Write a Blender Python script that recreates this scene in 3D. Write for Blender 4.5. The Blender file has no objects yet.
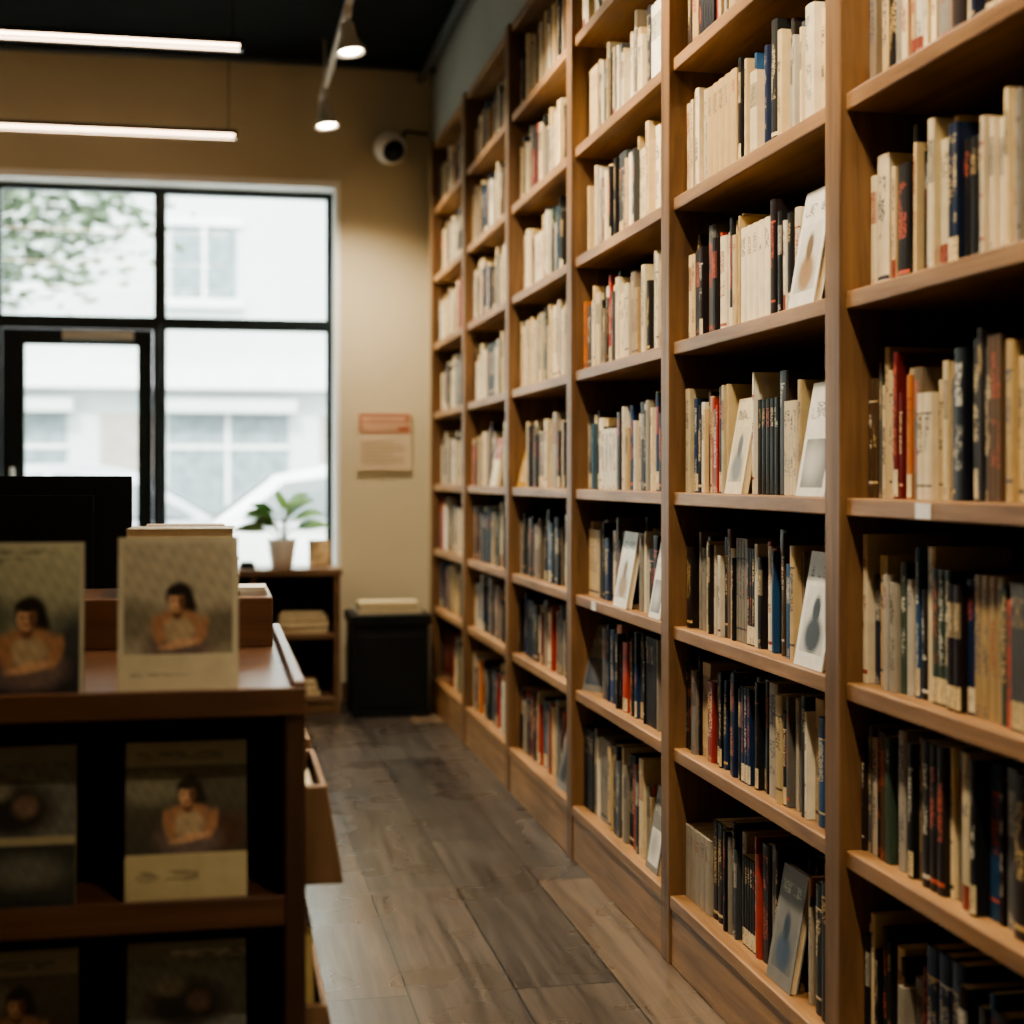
import bpy, math, random
from mathutils import Matrix, Vector
random.seed(7)
R = random.Random(23)
scene = bpy.context.scene
col = scene.collection
try:
    scene.view_settings.view_transform = 'AgX'
    scene.view_settings.look = 'AgX - Medium High Contrast'
except Exception as e:
    print('look', e)

# ---------------------------------------------------------------- helpers
def mat_new(name):
    m = bpy.data.materials.new(name); m.use_nodes = True
    nt = m.node_tree
    b = nt.nodes['Principled BSDF']
    return m, nt, b

def mat_plain(name, c, rough=0.5, metal=0.0, var=0.12, scale=6.0, bump=0.0, coat=0.0, spec=0.5):
    m, nt, b = mat_new(name)
    tc = nt.nodes.new('ShaderNodeTexCoord')
    n = nt.nodes.new('ShaderNodeTexNoise'); n.inputs['Scale'].default_value = scale; n.inputs['Detail'].default_value = 5
    nt.links.new(tc.outputs['Object'], n.inputs['Vector'])
    r = nt.nodes.new('ShaderNodeValToRGB')
    r.color_ramp.elements[0].position = .3; r.color_ramp.elements[1].position = .7
    r.color_ramp.elements[0].color = (*[x*(1-var) for x in c], 1)
    r.color_ramp.elements[1].color = (*[min(1, x*(1+var)) for x in c], 1)
    nt.links.new(n.outputs['Fac'], r.inputs['Fac'])
    nt.links.new(r.outputs['Color'], b.inputs['Base Color'])
    b.inputs['Roughness'].default_value = rough; b.inputs['Metallic'].default_value = metal
    b.inputs['Coat Weight'].default_value = coat
    b.inputs['Specular IOR Level'].default_value = spec
    if bump > 0:
        bp = nt.nodes.new('ShaderNodeBump'); bp.inputs['Strength'].default_value = bump; bp.inputs['Distance'].default_value = .01
        n2 = nt.nodes.new('ShaderNodeTexNoise'); n2.inputs['Scale'].default_value = scale*8; n2.inputs['Detail'].default_value = 4
        nt.links.new(tc.outputs['Object'], n2.inputs['Vector'])
        nt.links.new(n2.outputs['Fac'], bp.inputs['Height']); nt.links.new(bp.outputs['Normal'], b.inputs['Normal'])
    return m

def mat_wood(name, c1, c2, axis, rough=0.45, scale=1.0, coat=0.0):
    m, nt, b = mat_new(name)
    tc = nt.nodes.new('ShaderNodeTexCoord')
    mp = nt.nodes.new('ShaderNodeMapping')
    s = [26*scale]*3; s['xyz'.index(axis)] = 1.6*scale
    mp.inputs['Scale'].default_value = s
    nt.links.new(tc.outputs['Object'], mp.inputs['Vector'])
    n = nt.nodes.new('ShaderNodeTexNoise'); n.inputs['Scale'].default_value = 1.0; n.inputs['Detail'].default_value = 8
    n.inputs['Roughness'].default_value = .65; n.inputs['Distortion'].default_value = .6
    nt.links.new(mp.outputs['Vector'], n.inputs['Vector'])
    r = nt.nodes.new('ShaderNodeValToRGB')
    r.color_ramp.elements[0].position = .32; r.color_ramp.elements[1].position = .68
    r.color_ramp.elements[0].color = (*c1, 1); r.color_ramp.elements[1].color = (*c2, 1)
    nt.links.new(n.outputs['Fac'], r.inputs['Fac'])
    n2 = nt.nodes.new('ShaderNodeTexNoise'); n2.inputs['Scale'].default_value = 2.6; n2.inputs['Detail'].default_value = 5
    nt.links.new(tc.outputs['Object'], n2.inputs['Vector'])
    mr = nt.nodes.new('ShaderNodeMapRange'); mr.inputs['To Min'].default_value = .5; mr.inputs['To Max'].default_value = 1.5
    nt.links.new(n2.outputs['Fac'], mr.inputs['Value'])
    mx = nt.nodes.new('ShaderNodeVectorMath'); mx.operation = 'SCALE'
    nt.links.new(r.outputs['Color'], mx.inputs[0]); nt.links.new(mr.outputs['Result'], mx.inputs['Scale'])
    nt.links.new(mx.outputs['Vector'], b.inputs['Base Color'])
    b.inputs['Roughness'].default_value = rough; b.inputs['Coat Weight'].default_value = coat
    b.inputs['Coat Roughness'].default_value = .3
    bp = nt.nodes.new('ShaderNodeBump'); bp.inputs['Strength'].default_value = .25; bp.inputs['Distance'].default_value = .004
    nt.links.new(n.outputs['Fac'], bp.inputs['Height']); nt.links.new(bp.outputs['Normal'], b.inputs['Normal'])
    return m

def mat_emit(name, c, s):
    m, nt, b = mat_new(name)
    b.inputs['Base Color'].default_value = (*c, 1)
    b.inputs['Emission Color'].default_value = (*c, 1)
    b.inputs['Emission Strength'].default_value = s
    return m

class MB:
    def __init__(self):
        self.v = []; self.f = []; self.m = []; self.c = []; self.k = []; self.s = []
        self.M = Matrix.Identity(4)
    def face(self, idx, mat=0, c=(1, 1, 1), ink=(0, 0, 0, 0), smooth=False):
        self.f.append(idx); self.m.append(mat); self.c.append(c); self.k.append(ink); self.s.append(smooth)
    def vert(self, p):
        self.v.append(tuple(self.M @ Vector(p))); return len(self.v)-1
    def quad(self, pts, **kw):
        self.face([self.vert(p) for p in pts], **kw)
    def box(self, x0, x1, y0, y1, z0, z1, mat=0, c=(1, 1, 1), rot=None):
        o = self.M
        if rot is not None: self.M = self.M @ rot
        i = [self.vert(p) for p in ((x0,y0,z0),(x1,y0,z0),(x1,y1,z0),(x0,y1,z0),(x0,y0,z1),(x1,y0,z1),(x1,y1,z1),(x0,y1,z1))]
        for f in ((0,3,2,1),(4,5,6,7),(0,1,5,4),(1,2,6,5),(2,3,7,6),(3,0,4,7)):
            self.face([i[j] for j in f], mat, c)
        self.M = o
    def lathe(self, cen, prof, seg=24, mat=0, axis='z', c=(1,1,1), R3=None):
        cen = Vector(cen); rings = []
        for r, h in prof:
            ring = []
            for i in range(seg):
                a = 2*math.pi*i/seg
                p = Vector((r*math.cos(a), r*math.sin(a), h))
                if axis == 'y': p = Vector((p.x, p.z, -p.y))
                if axis == 'x': p = Vector((p.z, p.x, p.y))
                if R3 is not None: p = R3 @ p
                ring.append(self.vert(cen+p))
            rings.append(ring)
        for a, b in zip(rings, rings[1:]):
            for i in range(seg):
                j = (i+1) % seg
                self.face([a[i], a[j], b[j], b[i]], mat, c, smooth=True)
        self.face(list(reversed(rings[0])), mat, c); self.face(rings[-1], mat, c)
    def tube(self, pts, r, seg=10, mat=0, c=(1,1,1)):
        rings = []
        pts = [Vector(p) for p in pts]
        for k, p in enumerate(pts):
            d = (pts[min(k+1, len(pts)-1)] - pts[max(k-1, 0)]).normalized()
            up = Vector((0,0,1)) if abs(d.z) < .9 else Vector((1,0,0))
            s = d.cross(up).normalized(); t = s.cross(d)
            rr = r[k] if isinstance(r, (list, tuple)) else r
            rings.append([self.vert(p + s*rr*math.cos(2*math.pi*i/seg) + t*rr*math.sin(2*math.pi*i/seg)) for i in range(seg)])
        for a, b in zip(rings, rings[1:]):
            for i in range(seg):
                j = (i+1) % seg
                self.face([a[i], a[j], b[j], b[i]], mat, c, smooth=True)
        self.face(list(reversed(rings[0])), mat, c); self.face(rings[-1], mat, c)
    def build(self, name, mats, bevel=0.0, parent=None, colors=False):
        me = bpy.data.meshes.new(name); me.from_pydata(self.v, [], self.f)
        for m in mats: me.materials.append(m)
        me.polygons.foreach_set('material_index', self.m)
        me.polygons.foreach_set('use_smooth', self.s)
        if colors:
            a = me.attributes.new('col', 'FLOAT_COLOR', 'CORNER'); k = me.attributes.new('ink', 'FLOAT_COLOR', 'CORNER')
            A = []; K = []
            for f, c, i in zip(self.f, self.c, self.k):
                for _ in f:
                    A.extend((c[0], c[1], c[2], 1)); K.extend((i[0], i[1], i[2], 1))
            a.data.foreach_set('color', A); k.data.foreach_set('color', K)
            q = me.attributes.new('inkmask', 'FLOAT', 'FACE')
            q.data.foreach_set('value', [i[3] for i in self.k])
        me.update()
        ob = bpy.data.objects.new(name, me); col.objects.link(ob)
        if bevel:
            md = ob.modifiers.new('bevel', 'BEVEL'); md.width = bevel; md.segments = 2; md.limit_method = 'ANGLE'
        if parent: ob.parent = parent
        return ob

def empty(name, loc=(0,0,0)):
    e = bpy.data.objects.new(name, None); e.empty_display_size = .1; col.objects.link(e); e.location = loc
    return e
def lin(r, g, b):
    f = lambda x: (x/255/12.92) if x/255 <= .04045 else ((x/255+.055)/1.055)**2.4
    return (f(r), f(g), f(b))

# ---------------------------------------------------------------- materials
M_wall = mat_plain('plaster_tan', lin(198,187,160), .85, var=.06, scale=1.5, bump=.08)
M_wallgrey = mat_plain('plaster_grey', lin(170,172,162), .85, var=.05, scale=2)
M_ceil = mat_plain('ceiling_black', (.006,.009,.010), .85, var=.2, spec=.2)
M_white = mat_plain('painted_white', (.80,.79,.76), .5, var=.03)
M_blackmetal = mat_plain('black_metal', (.010,.020,.022), .35, var=.2)
M_whitemetal = mat_plain('white_metal', (.6,.58,.52), .35, var=.03)
M_blackplastic = mat_plain('black_plastic', (.009,.011,.011), .45, var=.2, spec=.3)
M_shelf_h = mat_wood('oak_shelf', (.17,.084,.033), (.40,.225,.100), 'y', .42)
M_shelf_v = mat_wood('oak_post', (.105,.053,.022), (.25,.137,.060), 'z', .45)
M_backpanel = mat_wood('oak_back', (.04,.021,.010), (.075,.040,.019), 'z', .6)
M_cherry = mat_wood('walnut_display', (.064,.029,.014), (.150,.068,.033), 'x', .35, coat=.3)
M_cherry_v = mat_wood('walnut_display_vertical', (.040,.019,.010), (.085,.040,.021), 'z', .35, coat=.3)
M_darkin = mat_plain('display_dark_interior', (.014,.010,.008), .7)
M_cab = mat_wood('cabinet_wood', (.11,.06,.030), (.22,.125,.065), 'x', .4)
M_pocket = mat_wood('pocket_wood', (.14,.080,.040), (.26,.155,.080), 'z', .5)

def books_material(name, rough=.5, coat=0.0, gs=1.0, amt=.75):
    m, nt, b = mat_new(name)
    a = nt.nodes.new('ShaderNodeAttribute'); a.attribute_name = 'col'
    k = nt.nodes.new('ShaderNodeAttribute'); k.attribute_name = 'ink'
    q = nt.nodes.new('ShaderNodeAttribute'); q.attribute_name = 'inkmask'
    tc = nt.nodes.new('ShaderNodeTexCoord')
    def noise(scale, thr, det=0.5):
        mp = nt.nodes.new('ShaderNodeMapping'); mp.inputs['Scale'].default_value = scale
        nt.links.new(tc.outputs['Object'], mp.inputs['Vector'])
        n = nt.nodes.new('ShaderNodeTexNoise'); n.inputs['Scale'].default_value = 1.0; n.inputs['Detail'].default_value = det
        nt.links.new(mp.outputs['Vector'], n.inputs['Vector'])
        g = nt.nodes.new('ShaderNodeMapRange'); g.inputs['From Min'].default_value = thr-.02; g.inputs['From Max'].default_value = thr+.02
        nt.links.new(n.outputs['Fac'], g.inputs['Value'])
        return g.outputs['Result']
    def mul(x, y):
        mu = nt.nodes.new('ShaderNodeMath'); mu.operation = 'MULTIPLY'
        for i, s in enumerate((x, y)):
            if isinstance(s, float): mu.inputs[i].default_value = s
            else: nt.links.new(s, mu.inputs[i])
        return mu.outputs[0]
    fac = mul(mul(noise((90*gs, 130*gs, 400*gs), .48), noise((3, 50*gs, 30*gs), .43)), mul(q.outputs['Fac'], amt))
    mx = nt.nodes.new('ShaderNodeMix'); mx.data_type = 'RGBA'
    nt.links.new(fac, mx.inputs['Factor'])
    nt.links.new(a.outputs['Color'], mx.inputs['A']); nt.links.new(k.outputs['Color'], mx.inputs['B'])
    nw = nt.nodes.new('ShaderNodeTexNoise'); nw.inputs['Scale'].default_value = 35; nw.inputs['Detail'].default_value = 4
    nt.links.new(tc.outputs['Object'], nw.inputs['Vector'])
    mr = nt.nodes.new('ShaderNodeMapRange'); mr.inputs['To Min'].default_value = .78; mr.inputs['To Max'].default_value = 1.15
    nt.links.new(nw.outputs['Fac'], mr.inputs['Value'])
    sc = nt.nodes.new('ShaderNodeVectorMath'); sc.operation = 'SCALE'
    nt.links.new(mx.outputs['Result'], sc.inputs[0]); nt.links.new(mr.outputs['Result'], sc.inputs['Scale'])
    nt.links.new(sc.outputs['Vector'], b.inputs['Base Color'])
    b.inputs['Roughness'].default_value = rough; b.inputs['Coat Weight'].default_value = coat
    b.inputs['Coat Roughness'].default_value = .12
    return m
M_books = books_material('book_covers', .45, amt=.85)
M_gloss = books_material('glossy_book_cover', .4, .5, .55, .6)

# ---------------------------------------------------------------- floor
def floor_mat():
    m, nt, b = mat_new('floor_planks')
    tc = nt.nodes.new('ShaderNodeTexCoord')
    sp = nt.nodes.new('ShaderNodeSeparateXYZ'); cb = nt.nodes.new('ShaderNodeCombineXYZ')
    nt.links.new(tc.outputs['Object'], sp.inputs[0])
    ad = nt.nodes.new('ShaderNodeMath'); ad.inputs[1].default_value = .06
    nt.links.new(sp.outputs['X'], ad.inputs[0])
    ay = nt.nodes.new('ShaderNodeMath'); ay.inputs[1].default_value = .9
    nt.links.new(sp.outputs['Y'], ay.inputs[0])
    nt.links.new(ay.outputs[0], cb.inputs['X']); nt.links.new(ad.outputs[0], cb.inputs['Y'])
    br = nt.nodes.new('ShaderNodeTexBrick')
    br.offset = .37; br.offset_frequency = 2
    br.inputs['Scale'].default_value = 1; br.inputs['Brick Width'].default_value = 1.45
    br.inputs['Row Height'].default_value = .25; br.inputs['Mortar Size'].default_value = .003
    br.inputs['Mortar Smooth'].default_value = .2
    br.inputs['Color1'].default_value = (0,0,0,1); br.inputs['Color2'].default_value = (1,1,1,1)
    br.inputs['Mortar'].default_value = (.0,.0,.0,1)
    nt.links.new(cb.outputs[0], br.inputs['Vector'])
    rp = nt.nodes.new('ShaderNodeValToRGB'); e = rp.color_ramp.elements
    e[0].position = 0; e[0].color = (.030,.026,.022,1); e[1].position = 1; e[1].color = (.21,.15,.098,1)
    e.new(.3).color = (.056,.047,.039,1); e.new(.6).color = (.080,.062,.047,1); e.new(.8).color = (.125,.090,.060,1)
    nt.links.new(br.outputs['Color'], rp.inputs['Fac'])
    vm = nt.nodes.new('ShaderNodeVectorMath'); vm.operation = 'SCALE'; vm.inputs['Scale'].default_value = 7.0
    nt.links.new(br.outputs['Color'], vm.inputs[0])
    va = nt.nodes.new('ShaderNodeVectorMath'); va.operation = 'ADD'
    nt.links.new(tc.outputs['Object'], va.inputs[0]); nt.links.new(vm.outputs['Vector'], va.inputs[1])
    mp = nt.nodes.new('ShaderNodeMapping'); mp.inputs['Scale'].default_value = (34,1.5,1)
    nt.links.new(va.outputs['Vector'], mp.inputs['Vector'])
    n = nt.nodes.new('ShaderNodeTexNoise'); n.inputs['Scale'].default_value = 1; n.inputs['Detail'].default_value = 7; n.inputs['Roughness'].default_value=.62; n.inputs['Distortion'].default_value = .5
    nt.links.new(mp.outputs['Vector'], n.inputs['Vector'])
    mr = nt.nodes.new('ShaderNodeMapRange'); mr.inputs['From Min'].default_value=.3; mr.inputs['From Max'].default_value=.7; mr.inputs['To Min'].default_value = .45; mr.inputs['To Max'].default_value = 1.5
    nt.links.new(n.outputs['Fac'], mr.inputs['Value'])
    sc = nt.nodes.new('ShaderNodeVectorMath'); sc.operation = 'SCALE'
    nt.links.new(rp.outputs['Color'], sc.inputs[0]); nt.links.new(mr.outputs['Result'], sc.inputs['Scale'])
    mx = nt.nodes.new('ShaderNodeMix'); mx.data_type = 'RGBA'; mx.inputs['B'].default_value = (.008,.007,.006,1)
    nt.links.new(br.outputs['Fac'], mx.inputs['Factor']); nt.links.new(sc.outputs['Vector'], mx.inputs['A'])
    nt.links.new(mx.outputs['Result'], b.inputs['Base Color'])
    n2 = nt.nodes.new('ShaderNodeTexNoise'); n2.inputs['Scale'].default_value = 3; n2.inputs['Detail'].default_value = 2
    nt.links.new(tc.outputs['Object'], n2.inputs['Vector'])
    m2 = nt.nodes.new('ShaderNodeMapRange'); m2.inputs['From Min'].default_value=.3; m2.inputs['From Max'].default_value=.7; m2.inputs['To Min'].default_value = .24; m2.inputs['To Max'].default_value = .34
    nt.links.new(n2.outputs['Fac'], m2.inputs['Value']); nt.links.new(m2.outputs['Result'], b.inputs['Roughness'])
    b.inputs['Specular IOR Level'].default_value = .6
    bp = nt.nodes.new('ShaderNodeBump'); bp.inputs['Strength'].default_value = .2; bp.inputs['Distance'].default_value = .003
    nt.links.new(n.outputs['Fac'], bp.inputs['Height']); nt.links.new(bp.outputs['Normal'], b.inputs['Normal'])
    return m
XL, XR, YB, YW, ZC = -3.2, 1.44, -2.2, 8.0, 3.38
b = MB(); b.box(XL-.1, XR+.1, YB-.1, YW+.3, -.1, 0); b.build('floor', [floor_mat()])
b = MB(); b.box(XL-.1, XR+.1, YB-.1, YW+.3, ZC, ZC+.15)
b.build('ceiling', [M_ceil])
b = MB(); b.box(XL-.12, XL, YB-.1, YW+.3, 0, ZC); b.build('wall_left', [M_wall])
b = MB(); b.box(XR, XR+.12, YB-.1, YW+.3, 0, ZC); b.build('wall_right', [M_wall])
b = MB(); b.box(XL, XR, YB-.12, YB, 0, ZC); b.build('wall_front', [M_wall])
OX0, OX1, OZ = -2.3, .655, 2.775
b = MB()
b.box(OX1, XR, YW, YW+.3, 0, ZC); b.box(XL, OX0, YW, YW+.3, 0, ZC)
b.box(OX0, OX1, YW, YW+.3, OZ, ZC)
b.box(-.265, OX1, YW, YW+.3, 0, .66); b.box(OX0, -1.12, YW, YW+.3, 0, .3)
b.build('wall_back', [M_wall])
b = MB(); b.box(1.125, XR-.001, 7.745, YW-.001, 0, 2.93); b.build('wall_return', [M_wall])
b = MB(); b.box(1.135, XR-.001, YB+.001, YW-.001, 2.935, ZC-.001); b.build('trim_soffit', [M_wallgrey])
b = MB(); b.box(.66, 1.12, YW-.018, YW-.001, .001, .11); b.build('baseboard_back', [M_cherry], bevel=.004)
b = MB()
b.box(OX1-.03, OX1-.001, YW-.006, YW+.29, .662, OZ-.001); b.box(OX0+.001, OX1-.03, YW-.006, YW+.29, OZ-.04, OZ-.001)
b.box(-.23, OX1-.03, YW-.03, YW+.29, .661, .69)
b.build('trim_window_reveal', [M_white], bevel=.003)

def glass():
    m = bpy.data.materials.new('window_glass'); m.use_nodes = True; nt = m.node_tree; nt.nodes.clear()
    o = nt.nodes.new('ShaderNodeOutputMaterial'); t = nt.nodes.new('ShaderNodeBsdfTransparent'); g = nt.nodes.new('ShaderNodeBsdfGlossy')
    g.inputs['Roughness'].default_value = .02; t.inputs['Color'].default_value = (.95,.99,.965,1)
    x = nt.nodes.new('ShaderNodeMixShader'); x.inputs[0].default_value = .05
    nt.links.new(t.outputs[0], x.inputs[1]); nt.links.new(g.outputs[0], x.inputs[2]); nt.links.new(x.outputs[0], o.inputs[0])
    return m
M_glass = glass()
def window(name, x0, x1, z0, z1, fr=.035, y=8.16):
    b = MB(); d = .06
    b.box(x0, x0+fr, y, y+d, z0, z1); b.box(x1-fr, x1, y, y+d, z0, z1)
    b.box(x0+fr, x1-fr, y, y+d, z0, z0+fr); b.box(x0+fr, x1-fr, y, y+d, z1-fr, z1)
    b.box(x0+fr*.8, x1-fr*.8, y+.025, y+.031, z0+fr*.8, z1-fr*.8, mat=1)
    return b.build(name, [M_blackmetal, M_glass])
ZT = 2.015
window('window_1', -.285, .622, .692, ZT, .03)
window('window_2', -.285, .622, ZT+.001, 2.733, .03)
window('window_3', -1.12, -.286, ZT+.001, 2.733, .03)
window('window_4', -2.29, -1.121, ZT+.001, 2.733, .03)
window('window_5', -2.29, -1.121, .301, ZT)
dr = MB(); y=8.15
X0, X1 = -1.119, -.287
dr.box(X0, X0+.03, y, y+.08, 0, ZT); dr.box(X1-.035, X1, y, y+.08, 0, ZT); dr.box(X0+.03, X1-.035, y, y+.08, ZT-.035, ZT)
a0, a1 = X0+.034, X1-.039
dr.box(a0, a0+.11, y+.015, y+.06, .01, 1.975); dr.box(a1-.075, a1, y+.015, y+.06, .01, 1.975)
dr.box(a0+.11, a1-.075, y+.015, y+.06, 1.895, 1.975); dr.box(a0+.11, a1-.075, y+.015, y+.06, .01, .26)
dr.box(a0+.1, a1-.07, y+.034, y+.04, .25, 1.9, mat=1)
dr.box(-.78, -.42, y-.035, y+.01, 1.92, 1.965, mat=2); dr.box(-.72, -.46, y-.05, y-.036, 1.935, 1.95, mat=2)
dr.tube([(a0+.055, y-.03, .85), (a0+.055, y-.03, 1.25)], .012, mat=2)
dr.tube([(a0+.055, y+.016, .88), (a0+.055, y-.03, .88)], .009, mat=2); dr.tube([(a0+.055, y+.016, 1.22), (a0+.055, y-.03, 1.22)], .009, mat=2)
dr.build('door_1', [M_blackmetal, M_glass, M_whitemetal])

# ---------------------------------------------------------------- bookcase
D = 1.108; BACK = 1.43
posts = [.493 + 1.0295*k for k in range(8)]
shelf_top = [.17, .532, .832, 1.162, 1.532, 1.887, 2.232, 2.582]
TH = .032; TOPZ = 2.90
b = MB()
for i, p in enumerate(posts):
    b.box(D-.012, BACK, p-.034, p+.034, 0, TOPZ+.028, mat=1)
for i in range(7):
    y0, y1 = posts[i]+.034, posts[i+1]-.034
    b.box(D-.006, D+.016, y0, y1, 0, .138, mat=0)
    b.box(D-.010, BACK-.02, y0, y1, .138, .17, mat=0)
    for z in shelf_top[1:]:
        b.box(D, BACK-.02, y0, y1, z-TH, z, mat=0)
    b.box(D, BACK-.02, y0, y1, TOPZ-.005, TOPZ+.025, mat=0)
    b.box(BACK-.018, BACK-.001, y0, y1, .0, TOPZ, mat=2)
b.build('wooden_bookcase', [M_shelf_h, M_shelf_v, M_backpanel], bevel=.003)

PAGE = lin(226,208,170)
def P(*l): return [lin(*c) for c in l]
cream = P((230,210,168),(220,196,150),(236,220,186),(204,180,134),(222,206,174),(210,184,138),(190,162,114),(230,222,200),(214,198,160))
dark = P((20,19,22),(28,26,28),(40,33,30),(16,22,32),(46,34,27),(26,28,28),(34,22,22))
grey = P((104,102,98),(140,134,124),(84,84,84),(170,162,148),(66,70,74),(124,110,92),(156,148,132),(112,100,82),(182,172,154))
colr = P((164,40,28),(178,64,40),(30,54,92),(46,86,124),(62,78,64),(108,26,26),(190,112,54),(66,94,112),(94,72,50),(22,40,72),(146,44,34))
def pick(z):
    r = R.random()
    if z > 1.4: w = (.58, .20, .11, .11)
    elif z > 1.1: w = (.50, .25, .13, .12)
    elif z > .8: w = (.24, .29, .26, .21)
    elif z > .5: w = (.18, .31, .29, .22)
    else: w = (.17, .35, .27, .21)
    for pal, ww in zip((cream, dark, grey, colr), w):
        if r < ww:
            c = R.choice(pal); k = R.uniform(.75, 1.08)
            return tuple(min(1, x*k) for x in c), pal
        r -= ww
    return R.choice(cream), cream

def add_book(b, M, t, d, h, c, ink, lab=None, hard=True, style=0):
    o = b.M; b.M = o @ M
    bul = min(.004, t*.14)
    cols = [(0,0),(.18,-.7*bul),(.5,-bul),(.82,-.7*bul),(1,0)]
    if style == 0: cuts = [(0,.06,c,0),(.06,.09,ink,0),(.09,.36,c,0),(.36,.84,c,1),(.84,1,c,0)]
    elif style == 1: cuts = [(0,.12,c,0),(.12,.14,ink,0),(.14,.42,c,0),(.42,.8,c,1),(.8,.815,ink,0),(.815,1,c,0)]
    elif style == 2:
        k = tuple(x*.55+y*.3 for x, y in zip(c, ink)); cuts = [(0,.1,c,.7),(.1,.58,c,0),(.58,.86,k,.8),(.86,1,c,0)]
    elif style == 3: cuts = [(0,.08,c,.7),(.08,.3,c,0),(.3,.92,c,.9),(.92,1,c,0)]
    elif style == 4: cuts = [(0,.2,c,0),(.2,.5,c,.7),(.5,.62,c,0),(.62,.9,c,1),(.9,1,c,0)]
    else: cuts = [(0,.7,c,0),(.7,.9,c,.8),(.9,1,c,0)]
    if lab is not None:
        L = .2
        cuts = [(.015,L,lab,.6)] + [(max(x,L),y_,cc,m) for x,y_,cc,m in cuts if y_ > L]
        cuts = [(0,.015,c,0)] + cuts
    for z0, z1, cc, m in cuts:
        for q in range(4):
            (u0,v0),(u1,v1) = cols[q], cols[q+1]
            ik = (*( (.03,.025,.02) if cc is lab else ink), m if q in (1,2) else 0)
            b.quad([(u0*t,v0,z0*h),(u0*t,v0,z1*h),(u1*t,v1,z1*h),(u1*t,v1,z0*h)], c=cc, ink=ik)
    top = [(u*t, v, h) for u, v in cols] + [(t,.0025,h),(0,.0025,h)]
    b.quad(top, c=tuple(x*.8 for x in c))
    w = .0024 if hard else .0005
    b.box(0, w, .0, d, 0, h, c=c); b.box(t-w, t, 0, d, 0, h, c=c)
    if hard: b.box(w, t-w, .002, d-.004, .003, h-.004, c=PAGE)
    else: b.box(w, t-w, .001, d-.0005, .0005, h-.0006, c=PAGE)
    b.M = o

def cover_book(b, M, w, h, t, paint, nx, ny, spine=(.3,.3,.3), matf=0):
    o = b.M; b.M = o @ M
    ids = [[b.vert((w*i/nx, 0, h*j/ny)) for i in range(nx+1)] for j in range(ny+1)]
    for j in range(ny):
        for i in range(nx):
            cc, m = paint((i+.5)/nx, (j+.5)/ny)
            b.face([ids[j][i], ids[j][i+1], ids[j+1][i+1], ids[j+1][i]], matf, cc, ((.04,.035,.03) if sum(cc) > .6 else (.6,.56,.45)) + (m,))
    b.box(0, w, .0002, .0022, 0, h, c=spine); b.box(0, w, t-.002, t, 0, h, c=spine)
    b.box(.0, .002, .002, t-.002, 0, h, c=spine)
    b.box(.002, w-.003, .0022, t-.002, .002, h-.003, c=PAGE)
    b.M = o

def mixc(a, b_, k): return tuple(x*(1-k)+y*k for x, y in zip(a, b_))
def ell(u, v, cu, cv, ru, rv, soft=.3, ang=0):
    du, dv = u-cu, v-cv
    if ang: du, dv = du*math.cos(ang)+dv*math.sin(ang), -du*math.sin(ang)+dv*math.cos(ang)
    d = math.sqrt((du/ru)**2 + (dv/rv)**2)
    return max(0, min(1, (1-d)/soft + .5))
def simple_cover(bg, fg, style):
    def f(u, v):
        if style == 0:
            if .78 < v < .88 and .1 < u < .9: return bg, .9
            if .12 < u < .88 and .12 < v < .70:
                c = mixc(tuple(x*.62 for x in bg), bg, v)
                c = mixc(c, fg, ell(u,v,.5,.28,.28,.16,.5)); c = mixc(c, tuple(x*.5 for x in fg), ell(u,v,.5,.5,.13,.12,.5))
                return c, 0
            return bg, 0
        if style == 1:
            if v > .55: return ((fg, .8) if .12 < u < .88 and .7 < v < .86 else (fg, 0))
            return (bg, .7 if .1 < v < .16 and .2 < u < .8 else 0)
        if .68 < v < .82 and .1 < u < .9: return bg, .8
        if .08 < v < .5 and .1 < u < .9: return mixc(fg, bg, ell(u,v,.4,.3,.3,.15,1.2)*.6), 0
        return bg, 0
    return f

def Mrow(xf, yfar, z, lean=0):
    return Matrix.Translation((xf, yfar, z)) @ Matrix.Rotation(lean, 4, 'X') @ Matrix(((0,1,0,0),(-1,0,0,0),(0,0,1,0),(0,0,0,1)))

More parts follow.
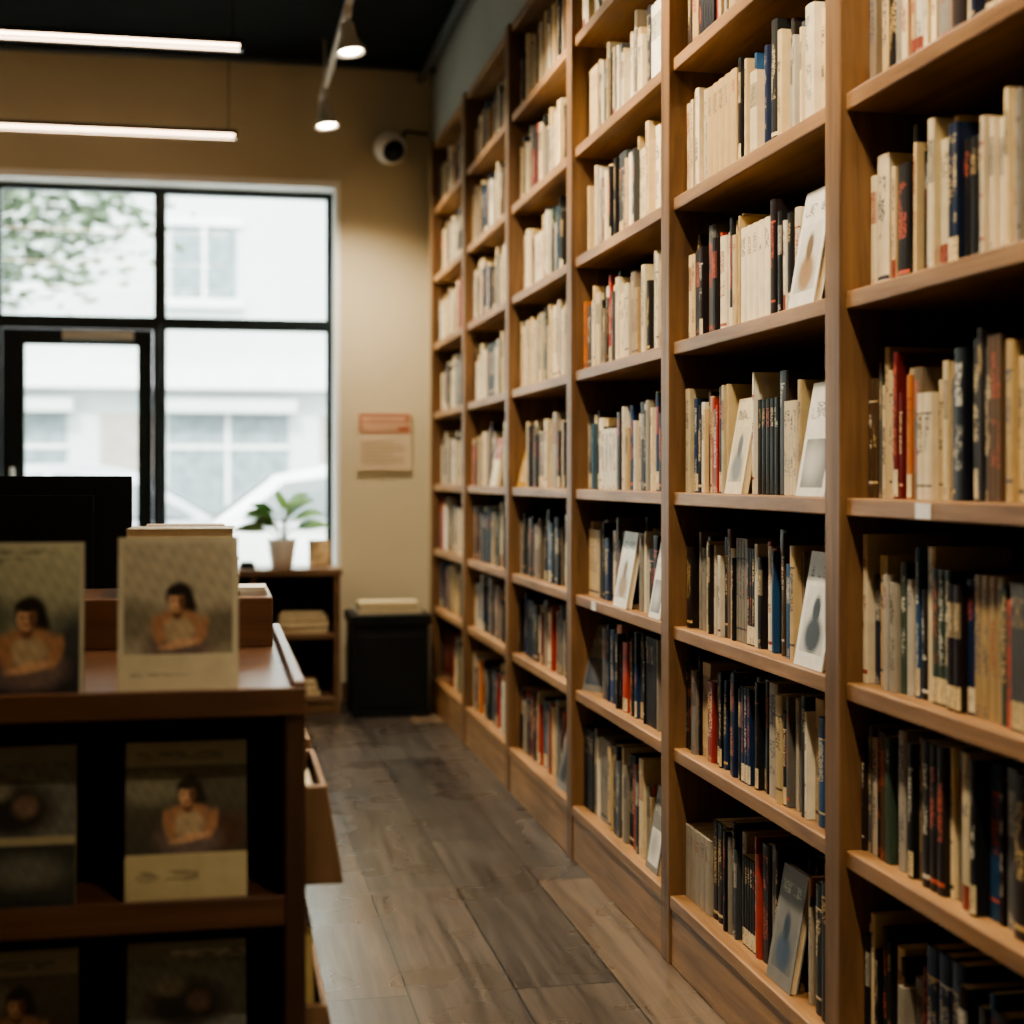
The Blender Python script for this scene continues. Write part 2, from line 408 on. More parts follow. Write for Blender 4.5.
W = lin(224,220,208); C = lin(222,204,166); RD = lin(150,70,54); BL = lin(60,76,96); GY = lin(124,122,116); BK = lin(34,32,34); DKR = lin(92,30,28); TN = lin(150,120,84)
faceouts = {
 (2,3): [(.05,.14,.225,W,GY,2),(.50,.11,.215,C,GY,0)], (2,2): [(.06,.14,.225,W,BK,0)], (2,4): [(.10,.13,.235,W,TN,0)],
 (3,2): [(.08,.10,.2,W,GY,2),(.40,.14,.215,W,TN,0)], (3,0): [(.10,.11,.215,GY,W,2)],
 (2,0): [(.22,.13,.235,GY,BL,0)], (1,1): [(.16,.15,.24,lin(90,40,36),BK,1)],
 (4,0): [(.1,.13,.2,GY,BK,0)], (5,3): [(.3,.14,.2,C,RD,1)],
}
leanfar = {(3,1): (GY, BL), (4,3): (lin(206,162,84), C)}
for i in range(7):
    b = MB()
    y0, y1 = posts[i]+.036, posts[i+1]-.036
    for s, z in enumerate(shelf_top):
        space = (shelf_top[s+1]-TH if s < 7 else TOPZ) - z
        hmax = min(.265, space-.03)
        xf = D + R.uniform(.028, .042)
        y = y1
        fo = faceouts.get((i, s), [])
        if (i, s) in leanfar:
            bg, fg = leanfar[(i, s)]
            M = Matrix.Translation((D+.02, y1-.004, z)) @ Matrix.Rotation(math.radians(-62), 4, 'Z') @ Matrix.Rotation(math.radians(-14), 4, 'X')
            cover_book(b, M, .15, .21, .02, simple_cover(bg, fg, 2), 14, 20, spine=bg)
            y -= .16
        end = y0 + (R.uniform(.0,.05) if R.random() < .8 else R.uniform(.05,.22))
        run = 0; base_h = R.uniform(.205, .235)
        while True:
            if run <= 0:
                run = R.randint(1, 5); c, pal = pick(z)
                th = R.uniform(.012,.026) if R.random() < .8 else R.uniform(.026,.044)
                hh = min(hmax, max(.175, R.gauss(base_h, .024))); dd = R.uniform(.135,.17)
                series = R.random() < .28
                style = R.randint(0,5); hard = R.random() < .5
                lab = R.choice([lin(222,200,152), lin(232,218,184)]) if (pal in (dark, colr, grey) and R.random() < .4) else None
                jx = R.uniform(-.006,.012)
                if pal is colr: run = min(run, 3)
            if not series:
                c, pal = pick(z); th = R.uniform(.009,.026) if R.random() < .8 else R.uniform(.026,.048)
                hh = min(hmax, max(.17, R.gauss(base_h, .024))); style = R.randint(0,5); hard = R.random() < .5
                lab = lin(224,206,164) if (pal in (dark, colr) and R.random() < .35) else (RD if (pal is cream and R.random() < .06) else None)
                jx = R.uniform(-.008,.016)
            run -= 1
            if y - th < end: break
            blocked = False
            for f in fo:
                f0, f1 = y0+f[0], y0+f[0]+f[1]+.012
                if y - th < f1 and y > f0: blocked = True
            xx = xf+.075 if blocked else xf + jx
            if sum(c) < .5: ink = R.choice([(.70,.56,.33),(.66,.62,.52),(.6,.42,.18),(.55,.12,.07)])
            else: ink = R.choice([(.05,.04,.03),(.08,.06,.045),(.30,.06,.035),(.07,.08,.12)])
            add_book(b, Mrow(xx, y, z+.0008), th, dd, hh, c, ink, lab, hard, style)
            y -= th + R.uniform(.0003, .0012)
        if y - y0 > .09 and not fo:
            lean = math.radians(R.uniform(9, 15)); c, pal = pick(z); t = R.uniform(.015,.025)
            h = .2
            yy = y - .004 - math.sin(lean)*h - .002
            if yy - t*1.1 > y0:
                add_book(b, Mrow(xf, yy, z+.001+math.sin(lean)*t*1.0, -lean), t, .15, h, c, (.05,.04,.03), None, True, 0)
        for (dist, w, h, bg, fg, st) in fo:
            M = Matrix.Translation((D+.010, y0+dist+w+.004, z+.001)) @ Matrix.Rotation(math.radians(-90), 4, 'Z') @ Matrix.Rotation(math.radians(-10), 4, 'X')
            cover_book(b, M, w, h, .016, simple_cover(bg, fg, st), 28, 40, spine=bg)
    b.build('shelved_books', [M_books], colors=True)

b = MB()
for (i, s, off) in ((1,3,.36),(3,2,.3)):
    y = posts[i+1]-off; z = shelf_top[s]
    b.box(D-.0025, D-.0005, y, y+.05, z-TH+.003, z-.004)
b.build('shelf_label', [M_white])

# ---------------------------------------------------------------- painted covers
def brush(u, v, c, k=.10):
    f = 1 + k*(math.sin(u*31+v*17)*math.sin(v*43-u*13)) + k*.6*math.sin(u*71+v*53)
    return tuple(x*f for x in c)
SK = lin(172,128,98); SKL = lin(204,164,132); SKD = lin(118,80,58); HR = lin(28,20,16)
def figure(c, u, v, cx, cy, s):
    k = .78
    E = lambda c, col_, x, y, rx, ry, soft=.3, ang=0: mixc(c, col_, ell(u, v, cx+x*s, cy+y*s*k, rx*s, ry*s*k, soft, ang))
    c = E(c, HR, .02, .30, .19, .22, .3)
    c = E(c, HR, .10, .16, .15, .18, .4)
    c = E(c, lin(112,96,92), 0, -.36, .46, .26, .5)
    c = E(c, SK, 0, -.02, .32, .16, .4)
    c = E(c, lin(180,160,130), 0, -.16, .22, .20, .4)
    c = E(c, SKD, -.02, .10, .07, .10, .4)
    c = E(c, SK, -.28, -.16, .08, .22, .4, .35); c = E(c, SK, .32, -.16, .08, .22, .4, -.4)
    c = E(c, SKL, .02, -.34, .28, .06, .5, .15)
    c = E(c, SKL, -.03, .25, .115, .145, .25)
    c = E(c, SKD, .045, .24, .045, .12, .6)
    c = E(c, HR, -.03, .40, .13, .07, .3)
    c = E(c, HR, -.075, .27, .018, .010, .5); c = E(c, HR, .005, .27, .018, .010, .5)
    c = E(c, lin(120,50,44), -.035, .165, .03, .012, .5)
    return c
def paintA(u, v):
    c = mixc(lin(112,116,98), lin(182,182,154), max(0, min(1, (v-.2)*1.5)))
    c = mixc(c, lin(80,88,72), ell(u,v,.1,.5,.3,.14,.8)); c = mixc(c, lin(62,64,66), ell(u,v,.98,.28,.3,.25,.8))
    c = mixc(c, lin(40,42,50), ell(u,v,.55,.05,.8,.2,.5))
    c = brush(u, v, figure(c, u, v, .55, .36, .70))
    if u < .03 or u > .97 or v > .975: c = lin(190,186,164)
    return c, (.8 if (.86 < v < .90 and .15 < u < .9) or (.925 < v < .95 and .3 < u < .75) else 0)
def paintB(u, v):
    if v < .24: return lin(204,196,168), (.6 if .09 < v < .14 and .1 < u < .6 else 0)
    if u < .05 or u > .95 or v > .965: return lin(200,194,170), 0
    c = mixc(lin(156,148,126), lin(186,178,156), v)
    c = mixc(c, lin(128,122,104), ell(u,v,.12,.45,.25,.13,.8)); c = mixc(c, lin(118,110,92), ell(u,v,.88,.40,.22,.14,.8))
    c = brush(u, v, figure(c, u, v, .5, .46, .60))
    return c, (.7 if .86 < v < .92 and .15 < u < .88 else 0)
def paintC(u, v):
    if v < .29: return lin(184,172,136), (.7 if .12 < v < .18 and .08 < u < .6 else 0)
    if v > .84: return lin(140,132,110), (.8 if .88 < v < .93 and .1 < u < .8 else 0)
    c = mixc(lin(46,43,36), lin(96,92,78), v)
    c = mixc(c, lin(126,122,104), ell(u,v,.2,.7,.3,.10,.8)); c = mixc(c, lin(80,54,44), ell(u,v,.8,.42,.2,.12,.8))
    return brush(u, v, figure(c, u, v, .52, .54, .58)), 0
def paintD(u, v):
    if .38 < v < .43: return lin(160,150,120), 0
    if v > .9: return lin(120,116,102), (.8 if u > .3 and v < .95 else 0)
    if v < .38: return brush(u, v, mixc(lin(50,54,52), lin(100,100,90), ell(u,v,.6,.22,.3,.1,.9))), 0
    c = lin(104,106,98)
    c = mixc(c, lin(34,33,33), ell(u,v,.5,.6,.32,.16,.6)); c = mixc(c, lin(130,124,108), ell(u,v,.35,.72,.14,.06,.8))
    c = mixc(c, lin(120,98,82), ell(u,v,.6,.62,.1,.07,.6))
    return brush(u, v, c, .14), 0

# ---------------------------------------------------------------- front display stand
FY = 2.15; RX = .127; LX = -.95
b = MB()
ztops = [.06, .30, .598]; zt = .896
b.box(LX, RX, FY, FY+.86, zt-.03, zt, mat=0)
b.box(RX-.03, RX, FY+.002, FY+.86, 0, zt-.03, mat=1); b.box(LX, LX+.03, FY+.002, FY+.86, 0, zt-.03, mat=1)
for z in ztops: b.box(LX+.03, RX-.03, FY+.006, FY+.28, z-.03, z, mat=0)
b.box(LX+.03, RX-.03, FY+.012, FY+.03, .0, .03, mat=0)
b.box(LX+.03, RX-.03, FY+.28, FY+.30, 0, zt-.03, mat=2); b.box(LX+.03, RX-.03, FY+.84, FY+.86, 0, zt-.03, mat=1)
for z in ztops: b.box(LX+.03, RX-.03, FY-.004, FY+.006, z-.034, z+.010, mat=0)
b.box(LX, RX, FY-.006, FY, zt-.034, zt+.006, mat=0)
b.box(RX-.018, RX, FY, FY+.86, zt, zt+.014, mat=0)
b.box(LX+.02, RX-.025, 2.72, 2.99, zt, .985, mat=0)
def wedge(y0, y1, z, h, w0, w1):
    v = [(RX,y0,z),(RX+w0,y0,z),(RX+w1,y0,z+h),(RX,y0,z+h)]
    for ya, yb in ((y0, y0+.014), (y1-.014, y1)):
        i = [b.vert((x, ya, zz)) for x,_,zz in v] + [b.vert((x, yb, zz)) for x,_,zz in v]
        for f in ((0,1,2,3),(7,6,5,4),(0,4,5,1),(1,5,6,2),(2,6,7,3),(3,7,4,0)): b.face([i[j] for j in f], 3)
    i = [b.vert(p) for p in ((RX+w0-.01,y0+.014,z),(RX+w0,y0+.014,z),(RX+w1,y0+.014,z+h),(RX+w1-.01,y0+.014,z+h),(RX+w0-.01,y1-.014,z),(RX+w0,y1-.014,z),(RX+w1,y1-.014,z+h),(RX+w1-.01,y1-.014,z+h))]
    for f in ((0,1,2,3),(7,6,5,4),(0,4,5,1),(1,5,6,2),(2,6,7,3),(3,7,4,0)): b.face([i[j] for j in f], 3)
    b.box(RX, RX+w0-.01, y0+.014, y1-.014, z, z+.012, mat=3)
for z, h in ((.30,.13), (.605,.145)):
    for q in range(2): wedge(FY+.05+q*.4, FY+.35+q*.4, z, h, .058, .034)
b.build('book_display_stand', [M_cherry, M_cherry_v, M_darkin, M_pocket], bevel=.003)

def display_books(name, items, mats):
    b = MB()
    for (xc, y, z, w, h, t, tilt, paint, yaw) in items:
        M = Matrix.Translation((xc, y, z)) @ Matrix.Rotation(yaw, 4, 'Z') @ Matrix.Rotation(math.radians(-tilt), 4, 'X') @ Matrix.Translation((-w/2, 0, 0))
        cover_book(b, M, w, h, t, paint, 60, 76, spine=lin(120,112,92))
    return b.build(name, mats, colors=True)
X1c, X0c = -.051, -.264
display_books('display_book', [(X1c, FY+.03, zt+.001, .168, .218, .018, 6, paintB, .0)], [M_gloss])
display_books('display_book', [(X0c, FY+.03, zt+.001, .165, .212, .018, 6, paintA, .0)], [M_gloss])
display_books('display_book', [(-.48, FY+.03, zt+.001, .168, .214, .018, 6, paintC, .0)], [M_gloss])
display_books('display_book', [(-.72, FY+.03, zt+.001, .165, .208, .018, 6, paintD, .0)], [M_gloss])
for r_, (z, ps) in enumerate(((.599, (paintC, paintD, paintB, paintA)), (.301, (paintD, paintC, paintD, paintA)), (.061, (paintA, paintD, paintC, paintB)))):
    for k, (xc, p) in enumerate(zip((-.04, -.278, -.49, -.72), ps)):
        display_books('display_book', [(xc, FY+.03+(.03 if r_ else 0), z+.001, .17, .222, .02, 8, p, 0)], [M_gloss])
b = MB()
for xc in (X1c, X0c, -.48, -.72):
    b.tube([(xc-.04, FY+.1, zt+.004), (xc-.04, FY+.066, zt+.12)], .003); b.tube([(xc+.04, FY+.1, zt+.004), (xc+.04, FY+.066, zt+.12)], .003)
    b.tube([(xc-.045, FY+.1, zt+.004), (xc+.045, FY+.1, zt+.004)], .003)
b.build('book_easel', [M_blackmetal])
b = MB()
for z, bg in ((.313, lin(190,170,116)), (.618, lin(160,138,104))):
    for yy in (FY+.30, FY+.70):
        M = Matrix.Translation((RX+.022, yy-.2, z)) @ Matrix.Rotation(math.radians(90), 4, 'Z') @ Matrix.Rotation(math.radians(-2), 4, 'X')
        cover_book(b, M, .15, .22 if z < .5 else .12, .012, simple_cover(bg, W, 1), 14, 20, spine=bg)
b.build('pocket_books', [M_books], colors=True)
def stack(name, cx, cy, z, sizes, cols_):
    b = MB()
    for (w, d, t), c in zip(sizes, cols_):
        r = Matrix.Translation((cx, cy, z)) @ Matrix.Rotation(R.uniform(-.06,.06), 4, 'Z')
        b.box(-w/2, w/2, -d/2, d/2, 0, .002, c=c, rot=r); b.box(-w/2, w/2, -d/2, d/2, t-.002, t, c=c, rot=r)
        b.box(-w/2, -w/2+.002, -d/2, d/2, .002, t-.002, c=c, rot=r)
        b.box(-w/2+.002, w/2-.003, -d/2+.003, d/2-.003, .002, t-.002, c=PAGE, rot=r)
        z += t+.0004
    return b.build(name, [M_books], colors=True)
stack('book_stack', -.06, 2.86, .986, [(.21,.16,.035),(.205,.155,.03),(.2,.15,.03),(.19,.15,.024)],
      [lin(90,50,34), lin(150,130,96), lin(110,70,46), lin(170,156,130)])
stack('paper_pile', .068, 2.83, .986, [(.05,.1,.006),(.05,.1,.006)], [lin(230,226,214)]*2)

# ---------------------------------------------------------------- checkout counter + monitor
b = MB()
b.box(-1.4, .02, 3.12, 3.75, .80, .84, mat=0); b.box(-1.37, -.01, 3.15, 3.72, 0, .80, mat=1)
for xx in (-1.36, -.9, -.45): b.box(xx, xx+.42, 3.135, 3.15, .08, .76, mat=0)
b.build('checkout_counter', [M_cherry, M_cherry_v], bevel=.004)
b = MB()
b.box(-.74, -.18, 3.40, 3.425, .885, 1.202); b.box(-.66, -.26, 3.375, 3.40, .93, 1.16)
b.box(-.735, -.185, 3.4255, 3.427, .895, 1.195, mat=1)
b.tube([(-.46,3.36,.845),(-.46,3.37,1.0)], .022); b.box(-.58, -.34, 3.27, 3.47, .841, .853)
b.box(-.48,-.44,3.355,3.38,.95,1.02)
b.build('computer_monitor', [M_blackplastic, mat_plain('screen', (.02,.02,.025), .15)], bevel=.006)
stack('book_stack', -.065, 3.45, .841, [(.2,.15,.04),(.2,.15,.04),(.19,.15,.04),(.19,.14,.04),(.2,.14,.035),(.19,.13,.035),(.17,.13,.02)],
      [lin(150,60,40), lin(200,180,140), lin(60,50,44), lin(212,204,184), lin(150,110,70), lin(60,46,40), lin(170,130,90)])

# ---------------------------------------------------------------- low cabinet by window
b = MB(); cx0, cx1, cy0, cy1, ct = -.22, .622, 7.62, 7.965, .735
b.box(cx0-.01, cx1+.01, cy0-.015, cy1, ct-.035, ct)
b.box(cx1-.03, cx1, cy0, cy1, 0, ct-.035); b.box(cx0, cx0+.03, cy0, cy1, 0, ct-.035); b.box(.18, .205, cy0+.004, cy1, .08, ct-.035)
b.box(cx0+.03, cx1-.03, cy0+.004, cy1, .06, .085); b.box(cx0+.03, cx1-.03, cy0+.004, cy1, .38, .405); b.box(cx0+.03, cx1-.03, cy0+.01, cy0+.025, 0, .06)
b.box(cx0+.03, cx1-.03, cy1-.012, cy1, .085, ct-.035, mat=1)
b.build('low_bookshelf', [M_cab, M_darkin], bevel=.003)
stack('book_stack', .44, 7.78, .4055, [(.26,.17,.028),(.27,.18,.034),(.24,.16,.026),(.22,.15,.024)], [lin(150,120,80), lin(80,60,48), lin(190,170,130), lin(90,90,90)])
stack('book_stack', .40, 7.78, .0855, [(.26,.18,.03),(.24,.18,.03),(.22,.16,.03)], [lin(60,50,48), lin(160,150,120), lin(90,50,40)])
b = MB(); r = Matrix.Translation((.53,7.80,.7365)) @ Matrix.Rotation(math.radians(-10),4,'X')
b.box(-.055,.055,0,.012,0,.14,rot=r); b.box(-.045,.045,-.001,0,.01,.13,mat=1,rot=r); b.box(-.01,.01,.012,.05,0,.02,rot=r)
b.build('picture_frame', [mat_plain('frame_wood', lin(196,160,120), .5), mat_plain('photo_print', lin(214,190,150), .4, var=.3, scale=30)])
b = MB(); b.box(.12,.2,7.68,7.76,.736,.76); b.box(.13,.19,7.69,7.75,.76,.772); b.build('small_card_reader', [M_blackplastic], bevel=.004)
pl = empty('potted_plant', (.335, 7.74, .7355))
b = MB(); b.lathe((0,0,0), [(.048,0),(.053,.003),(.073,.14),(.075,.148),(.068,.148),(.062,.13),(.002,.13)], 32)
b.build('pot', [M_white], parent=pl)
b = MB(); b.lathe((0,0,.1305), [(.058,0),(.05,.004),(.001,.006)], 20); b.build('soil', [mat_plain('soil', (.03,.02,.012), .9, bump=.5)], parent=pl)
b = MB()
leaves = [(.25,.11,.07,.19),(1.1,.06,.14,.17),(2.5,.08,.10,.18),(2.95,.12,.06,.19),(3.9,.08,.08,.16),(5.0,.06,.10,.16),(5.9,.09,.12,.18),(1.6,.01,.17,.17),(2.8,.05,.15,.16),(.5,.05,.16,.18),(3.3,.06,.12,.17),(6.1,.03,.20,.15)]
for ang, rad, hgt, ln in leaves:
    d = Vector((math.cos(ang), math.sin(ang)*.6, 0)); base = Vector((d.x*.01, d.y*.01, .135)); tip0 = base + d*rad*.6 + Vector((0,0,hgt))
    b.tube([base, base*.5+tip0*.5+Vector((0,0,.01)), tip0], [.0035,.003,.0025], 6, mat=1)
    sd = Vector((-d.y, d.x, 0)).normalized()
    sd = (sd*.75 + Vector((.1,0,.5))).normalized()
    prev = None; n = 9; up = max(.2, 1.0-rad*6); dirv = (d + Vector((0,0,up))).normalized()
    for k in range(n+1):
        t = k/n; w = .033*math.sin(math.pi*min(1, t**.7))*(ln/.14)+.0004
        p = tip0 + dirv*ln*t + Vector((0,0,-.06*t*t))
        L = b.vert(p - sd*w); Cc = b.vert(p - Vector((0,0,.006))); Rr = b.vert(p + sd*w)
        if prev:
            b.face([prev[0],prev[1],Cc,L],0,smooth=True); b.face([prev[1],prev[2],Rr,Cc],0,smooth=True)
        prev = (L,Cc,Rr)
b.build('leaves', [mat_plain('leaf_green', (.11,.23,.055), .5, var=.35, scale=20, spec=.25), mat_plain('stem', (.10,.16,.05), .5)], parent=pl)

# ---------------------------------------------------------------- black bin w/ books on top
b = MB()
b.box(.675, 1.055, 7.47, 7.85, .0, .455); b.box(.664, 1.066, 7.458, 7.862, .459, .51); b.box(.70,1.03,7.463,7.47,.05,.41)
b.build('storage_bin', [M_blackplastic], bevel=.014)
stack('book_stack', .865, 7.66, .5105, [(.33,.22,.016),(.31,.2,.02),(.30,.2,.018)], [lin(180,176,160), lin(50,54,56), lin(206,190,150)])

# ---------------------------------------------------------------- wall sign
b = MB(); sx0, sx1 = .742, 1.03
b.box(sx0, sx1, YW-.014, YW-.001, 1.235, 1.545, mat=0)
b.box(sx0+.008, sx1-.008, YW-.016, YW-.014, 1.435, 1.537, mat=1)
for z, w in ((1.505,.24),(1.475,.25),(1.45,.2)): b.box(sx0+.02, sx0+.02+w, YW-.0175, YW-.016, z, z+.012, mat=2)
for k in range(6): b.box(sx0+.02, sx0+.02+(.23 if k%3 else .17), YW-.0155, YW-.014, 1.385-.022*k, 1.391-.022*k, mat=3)
b.build('wall_sign', [mat_plain('sign_paper', lin(206,188,162), .5, var=.03), mat_plain('sign_red', lin(172,106,82), .5, var=.05), mat_plain('sign_white', lin(220,196,168), .5), mat_plain('sign_grey', lin(170,146,118), .5)])

# ---------------------------------------------------------------- security camera
b = MB(); c0 = Vector((.905, YW-.10, 2.94))
b.tube([(c0.x+.02, YW-.001, c0.z+.03), (c0.x+.02, YW-.03, c0.z+.03)], .06, 24)
b.tube([(c0.x+.02, YW-.03, c0.z+.03), (c0.x+.005, c0.y+.02, c0.z+.01)], .028, 16)
d = Vector((.25,-.80,-.45)).normalized(); q = d.to_track_quat('Z','Y').to_matrix()
b.lathe(c0, [(.03,-.065),(.06,-.052),(.08,-.025),(.087,.005),(.082,.035),(.070,.055),(.062,.06)], 28, R3=q)
b.lathe(c0, [(.0615,.058),(.058,.066),(.045,.076),(.028,.082),(.004,.085)], 28, mat=1, R3=q)
b.lathe(c0 + d*.085, [(.018,0),(.016,.004),(.002,.005)], 16, mat=2, R3=q)
b.tube([(c0.x+.05, YW-.012, c0.z+.05), (c0.x+.1, YW-.02, c0.z+.11), (1.0+.08, YW-.02, c0.z+.1), (1.12, YW-.02, c0.z+.1)], .008, 8, mat=1)
b.build('security_camera', [mat_plain('camera_white', (.88,.88,.86), .35, var=.02), M_blackplastic, M_blackmetal])

# ---------------------------------------------------------------- linear pendants
M_lin = mat_emit('warm_diffuser', (1,.70,.46), 11)
M_spotlens = mat_emit('spot_lens', (1,.84,.62), 30)
for k, (yy) in enumerate((7.42, 5.87, 4.3, 2.7)):  # last two bars hang out of view, added to light the interior
    b = MB(); x0, x1 = -2.6, .105; z = 2.865
    b.box(x0, x1, yy, yy+.05, z+.004, z+.024); b.box(x0+.01, x1-.012, yy+.004, yy+.046, z-.012, z+.004, mat=1)
    b.box(x0, x0+.01, yy, yy+.05, z-.018, z+.004); b.box(x1-.012, x1, yy, yy+.05, z-.018, z+.004)
    for q_ in (yy, yy+.046): b.box(x0+.01, x1-.012, q_, q_+.004, z-.018, z-.010)
    for xx in (x1-.04, -1.25, x0+.04): b.tube([(xx, yy+.025, z+.024), (xx, yy+.025, ZC-.001)], .003, 6)
    b.build('linear_pendant_light', [M_blackmetal, M_lin])

# ---------------------------------------------------------------- track + spots
TX = .535
tr = empty('track_light', (0,0,0))
b = MB(); b.box(TX-.014, TX+.014, -1.5, 7.72, 3.12, 3.145)
for yy in (-1,1.2,3.4,5.4,7.5): b.tube([(TX,yy,3.145),(TX,yy,ZC-.001)], .006, 8)
b.build('track_rail', [M_whitemetal], parent=tr)
for yy in (-.6, .9, 2.3, 3.6, 4.8, 6.18, 7.5):  # only the far pair is in view; nearer heads added to light the bookcase
    b = MB(); piv = Vector((TX, yy, 3.04)); tgt = Vector((1.10, yy-.05, 1.5)); d = (tgt-piv).normalized()
    if yy > 6: d = Vector((.12,-.12,-1)).normalized()
    q = d.to_track_quat('Z','Y').to_matrix()
    b.box(TX-.014, TX+.014, yy-.05, yy+.05, 3.09, 3.12); b.tube([(TX,yy,3.09), piv], .008, 8)
    b.lathe(piv, [(.018,-.03),(.028,-.025),(.032,.0),(.034,.03),(.046,.06),(.060,.090),(.062,.102),(.056,.102),(.05,.085),(.002,.082)], 28, R3=q)
    b.lathe(piv + d*.086, [(.047,0),(.040,.008),(.002,.012)], 24, mat=1, R3=q)
    b.build('spot_head', [M_whitemetal, M_spotlens], parent=tr)
    L = bpy.data.lights.new('spot_bulb', 'SPOT'); L.energy = 175; L.color = (1,.84,.62); L.spot_size = math.radians(125); L.spot_blend = .9; L.shadow_soft_size = .05
    lo = bpy.data.objects.new('spot_bulb', L); col.objects.link(lo); lo.parent = tr
    lo.location = piv + d*.12
    dd = (Vector((1.1, yy, 1.0)) - piv).normalized()
    lo.rotation_euler = (d if yy > 6 else dd).to_track_quat('-Z','Y').to_euler()

b = MB()
b.tube([(-3.1,7.8,3.335),(1.13,7.8,3.335)], .014, 10); b.tube([(-3.1,5.2,3.27),(1.13,5.2,3.27)], .03, 10)
b.tube([(1.07,-2,3.31),(1.07,7.9,3.31)], .022, 12)
b.build('ceiling_pipes', [mat_plain('pipe_dark', (.07,.085,.09), .35)])

# ---------------------------------------------------------------- exterior
b = MB(); b.box(-40, 40, 8.3, 60, -.2, -.12); b.build('ground_street', [mat_plain('asphalt', (.24,.24,.24), .9, scale=1)])
b = MB(); b.box(-40, 40, 8.31, 10.6, -.119, -.01); b.build('ground_sidewalk', [mat_plain('paving', (.45,.44,.42), .9, scale=2)])
FYB = 22
M_fac = mat_plain('facade_render', (.50,.53,.52), .8, var=.08, scale=.6); M_fw = mat_plain('facade_window', (.17,.21,.22), .5, var=.3); M_fd = mat_plain('facade_brick', (.32,.28,.25), .8)
M_fp = mat_plain('facade_pale', (.68,.69,.68), .8, var=.05)
b = MB(); b.box(-30, 30, FYB, FYB+4, -.12, 13)
b.box(-30, 30, FYB-.35, FYB, 2.45, 2.75, mat=3); b.box(-30, 30, FYB-.1, FYB, 6.6, 6.8, mat=3); b.box(-30, 30, FYB-.08, FYB, -.12, .5, mat=2)
for k in range(-8, 9):
    x = k*3.1 - .15
    for z in (3.75, 7.3):
        b.box(x-.45, x+.45, FYB-.02, FYB+.05, z, z+1.05, mat=1); b.box(x-.55, x+.55, FYB-.12, FYB, z-.12, z, mat=3); b.box(x-.03, x+.03, FYB-.05, FYB-.02, z, z+1.05, mat=3)
        b.box(x-.55, x+.55, FYB-.06, FYB-.0, z+1.05, z+1.17, mat=3)
    b.box(x-.5, x+1.2, FYB-.02, FYB+.05, .7, 2.1, mat=1); b.box(x-1.45, x-.7, FYB-.02, FYB+.05, .0, 2.1, mat=2)
    b.box(x+.3, x+.36, FYB-.06, FYB-.02, .7, 2.1, mat=3); b.box(x-.5, x+1.2, FYB-.05, FYB-.02, 1.6, 1.66, mat=3)
    b.box(x-.62, x+1.3, FYB-.3, FYB, 2.12, 2.3, mat=0)
b.build('street_building', [M_fac, M_fw, M_fd, M_fp])
b = MB(); tx, ty = -4.2, 14.5
b.tube([(tx,ty,-.12),(tx+.1,ty,1.5),(tx+.15,ty+.1,2.6),(tx+.1,ty,4.6)], [.16,.13,.11,.07], 12)
brs = [((tx+.15,ty,2.4),(tx+1.4,ty-.1,3.3),(tx+2.7,ty,3.2)),((tx+.15,ty,2.7),(tx+1.6,ty+.2,3.8),(tx+3.1,ty+.3,3.75)),((tx+.15,ty,3.2),(tx+1.3,ty+.4,4.2),(tx+2.7,ty+.5,4.3)),((tx,ty,3.3),(tx-1.2,ty,4.4),(tx-2.2,ty,5)),((tx+.1,ty,4.4),(tx+.9,ty-.3,5.4),(tx+1.6,ty-.3,6)),((tx+.1,ty,3.8),(tx-.3,ty-1,4.8),(tx-.4,ty-1.6,5.4))]
for q in brs: b.tube(q, [.06,.035,.01], 8)
for q in brs:
    for _ in range(1000):
        t = R.uniform(.25, 1.1); a_, b_, c_ = [Vector(x) for x in q]
        p = (a_*(1-t)**2 + b_*2*t*(1-t) + c_*t*t) + Vector((R.gauss(0,.28), R.gauss(0,.35), R.gauss(0,.22)))
        s = R.uniform(.06,.10); rot = Matrix.Rotation(R.uniform(0,6.3),3,'Z') @ Matrix.Rotation(R.uniform(-1.2,1.2),3,'X')
        b.quad([p+rot@Vector(v)*s for v in ((-1,0,0),(0,-.5,0),(1,0,0),(0,.5,0))], mat=1)
b.build('street_tree', [mat_plain('bark', (.14,.12,.10), .9), mat_plain('tree_leaf', (.14,.18,.115), .8, var=.3, spec=.2)])
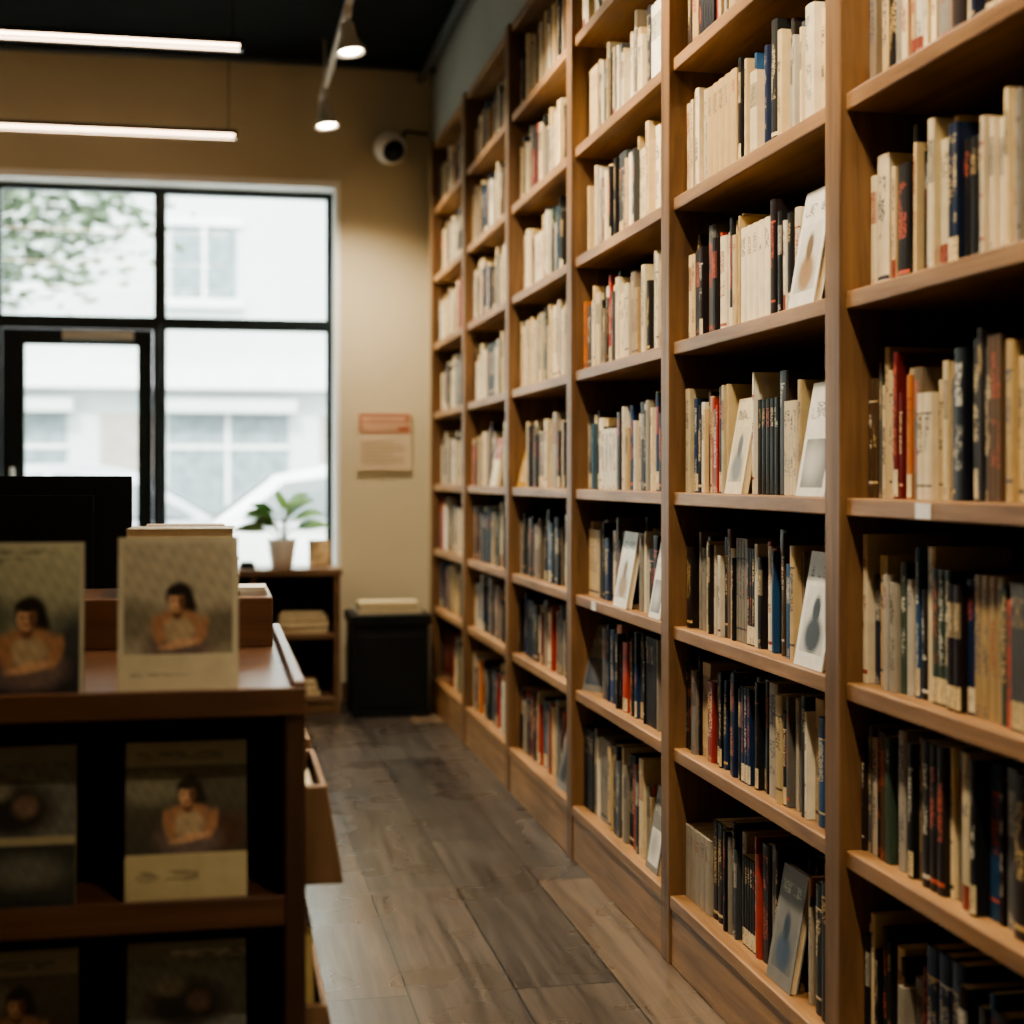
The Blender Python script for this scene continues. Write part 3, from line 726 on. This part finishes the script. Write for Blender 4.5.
def car(cx, cy, paint, flip=1):
    b = MB(); b.M = Matrix.Translation((cx, cy, -.12)) @ Matrix.Scale(flip, 4, (1,0,0))
    W2 = .87
    def loft(prof, ws, mat):
        n = len(prof)
        rings = []
        for w in ws:
            rings.append([b.vert((x, w*sc, z)) for (x, z, sc) in prof])
        for A, B in zip(rings, rings[1:]):
            for i in range(n):
                j = (i+1) % n; b.face([A[i], A[j], B[j], B[i]], mat, smooth=False)
        b.face(list(reversed(rings[0])), mat); b.face(rings[-1], mat)
    body = [(-2.15,.3,.95),(-2.2,.55,.95),(-2.12,.82,.93),(-1.7,.93,.97),(-1.2,.96,1),(.7,.96,1),(1.0,.94,.99),(1.9,.8,.95),(2.15,.66,.9),(2.2,.4,.9),(2.1,.25,.92),(1.75,.22,1),(-1.8,.22,1)]
    loft(body, (-W2, -W2*.97, W2*.97, W2), 0)
    cab = [(-1.55,.95,.96),(-1.05,1.33,.80),(-.6,1.42,.78),(.0,1.43,.78),(.35,1.36,.79),(1.05,.95,.95)]
    loft(cab, (-W2*.98, W2*.98), 0)
    for s in (-1, 1):
        for poly in ([(-1.3,1.0,.955),(-.98,1.28,.83),(-.35,1.35,.815),(-.35,1.0,.955)], [(-.27,1.0,.955),(-.27,1.35,.815),(.27,1.31,.825),(.85,1.0,.95)]):
            b.quad([(x, s*W2*(sc+.02), z) for x, z, sc in poly], mat=1)
        for wx in (-1.35, 1.4):
            b.lathe((wx, s*(W2-.1)-(.12 if s < 0 else -.0), .32), [(.2,-.0),(.31,.0),(.325,.03),(.325,.14),(.31,.17),(.2,.17),(.19,.15)] if s > 0 else [(.19,.02),(.2,0),(.31,.0),(.325,.03),(.325,.14),(.31,.17),(.2,.17)], 28, mat=2, axis='y')
            b.lathe((wx, s*(W2+.0), .32), [(.02,-.05),(.2,-.04),(.2,.03),(.02,.04)], 20, mat=3, axis='y')
    b.quad([(1.02,-.78,.985),(.38,-.66,1.35),(.38,.66,1.35),(1.02,.78,.985)], mat=1)
    b.quad([(-1.53,-.78,.985),(-1.07,-.66,1.33),(-1.07,.66,1.33),(-1.53,.78,.985)], mat=1)
    b.box(2.1,2.2,-.75,-.45,.55,.68,mat=3); b.box(2.1,2.2,.45,.75,.55,.68,mat=3)
    b.build('car', [paint, mat_plain('car_glass', (.10,.12,.125), .4), mat_plain('tyre', (.03,.03,.03), .8), M_whitemetal], bevel=.02)
car(-1.0, 13.2, mat_plain('car_paint_silver', (.42,.44,.46), .3, var=.02, coat=.5), 1)
car(1.5, 12.4, mat_plain('car_paint_white', (.7,.7,.7), .3, var=.02, coat=.5), 1)

# ---------------------------------------------------------------- light
w = bpy.data.worlds.new('overcast_sky'); scene.world = w; w.use_nodes = True
nt = w.node_tree; bg = nt.nodes['Background']
tc = nt.nodes.new('ShaderNodeTexCoord'); sp = nt.nodes.new('ShaderNodeSeparateXYZ'); rp = nt.nodes.new('ShaderNodeValToRGB')
nt.links.new(tc.outputs['Generated'], sp.inputs[0]); nt.links.new(sp.outputs['Z'], rp.inputs['Fac'])
rp.color_ramp.elements[0].color = (.95,.97,.95,1); rp.color_ramp.elements[1].color = (.84,.92,1,1)
nt.links.new(rp.outputs['Color'], bg.inputs['Color']); bg.inputs['Strength'].default_value = 9.0
S = bpy.data.lights.new('sun', 'SUN'); S.energy = 8; S.angle = math.radians(4); S.color = (1,.96,.9)
so = bpy.data.objects.new('sun', S); col.objects.link(so); so.rotation_euler = Vector((.25,.75,-.8)).to_track_quat('-Z','Y').to_euler()

# ---------------------------------------------------------------- camera
cd = bpy.data.cameras.new('camera'); cam = bpy.data.objects.new('camera', cd); col.objects.link(cam)
cam.location = (0,0,1.2); cam.rotation_euler = (math.radians(90), 0, math.radians(-11.2))
cd.sensor_width = 36; cd.lens = 36*1500/1024; cd.shift_y = -35/1024
cd.clip_start = .05; cd.clip_end = 200
cd.dof.use_dof = True; cd.dof.focus_distance = 3.3; cd.dof.aperture_fstop = 2.3
scene.camera = cam
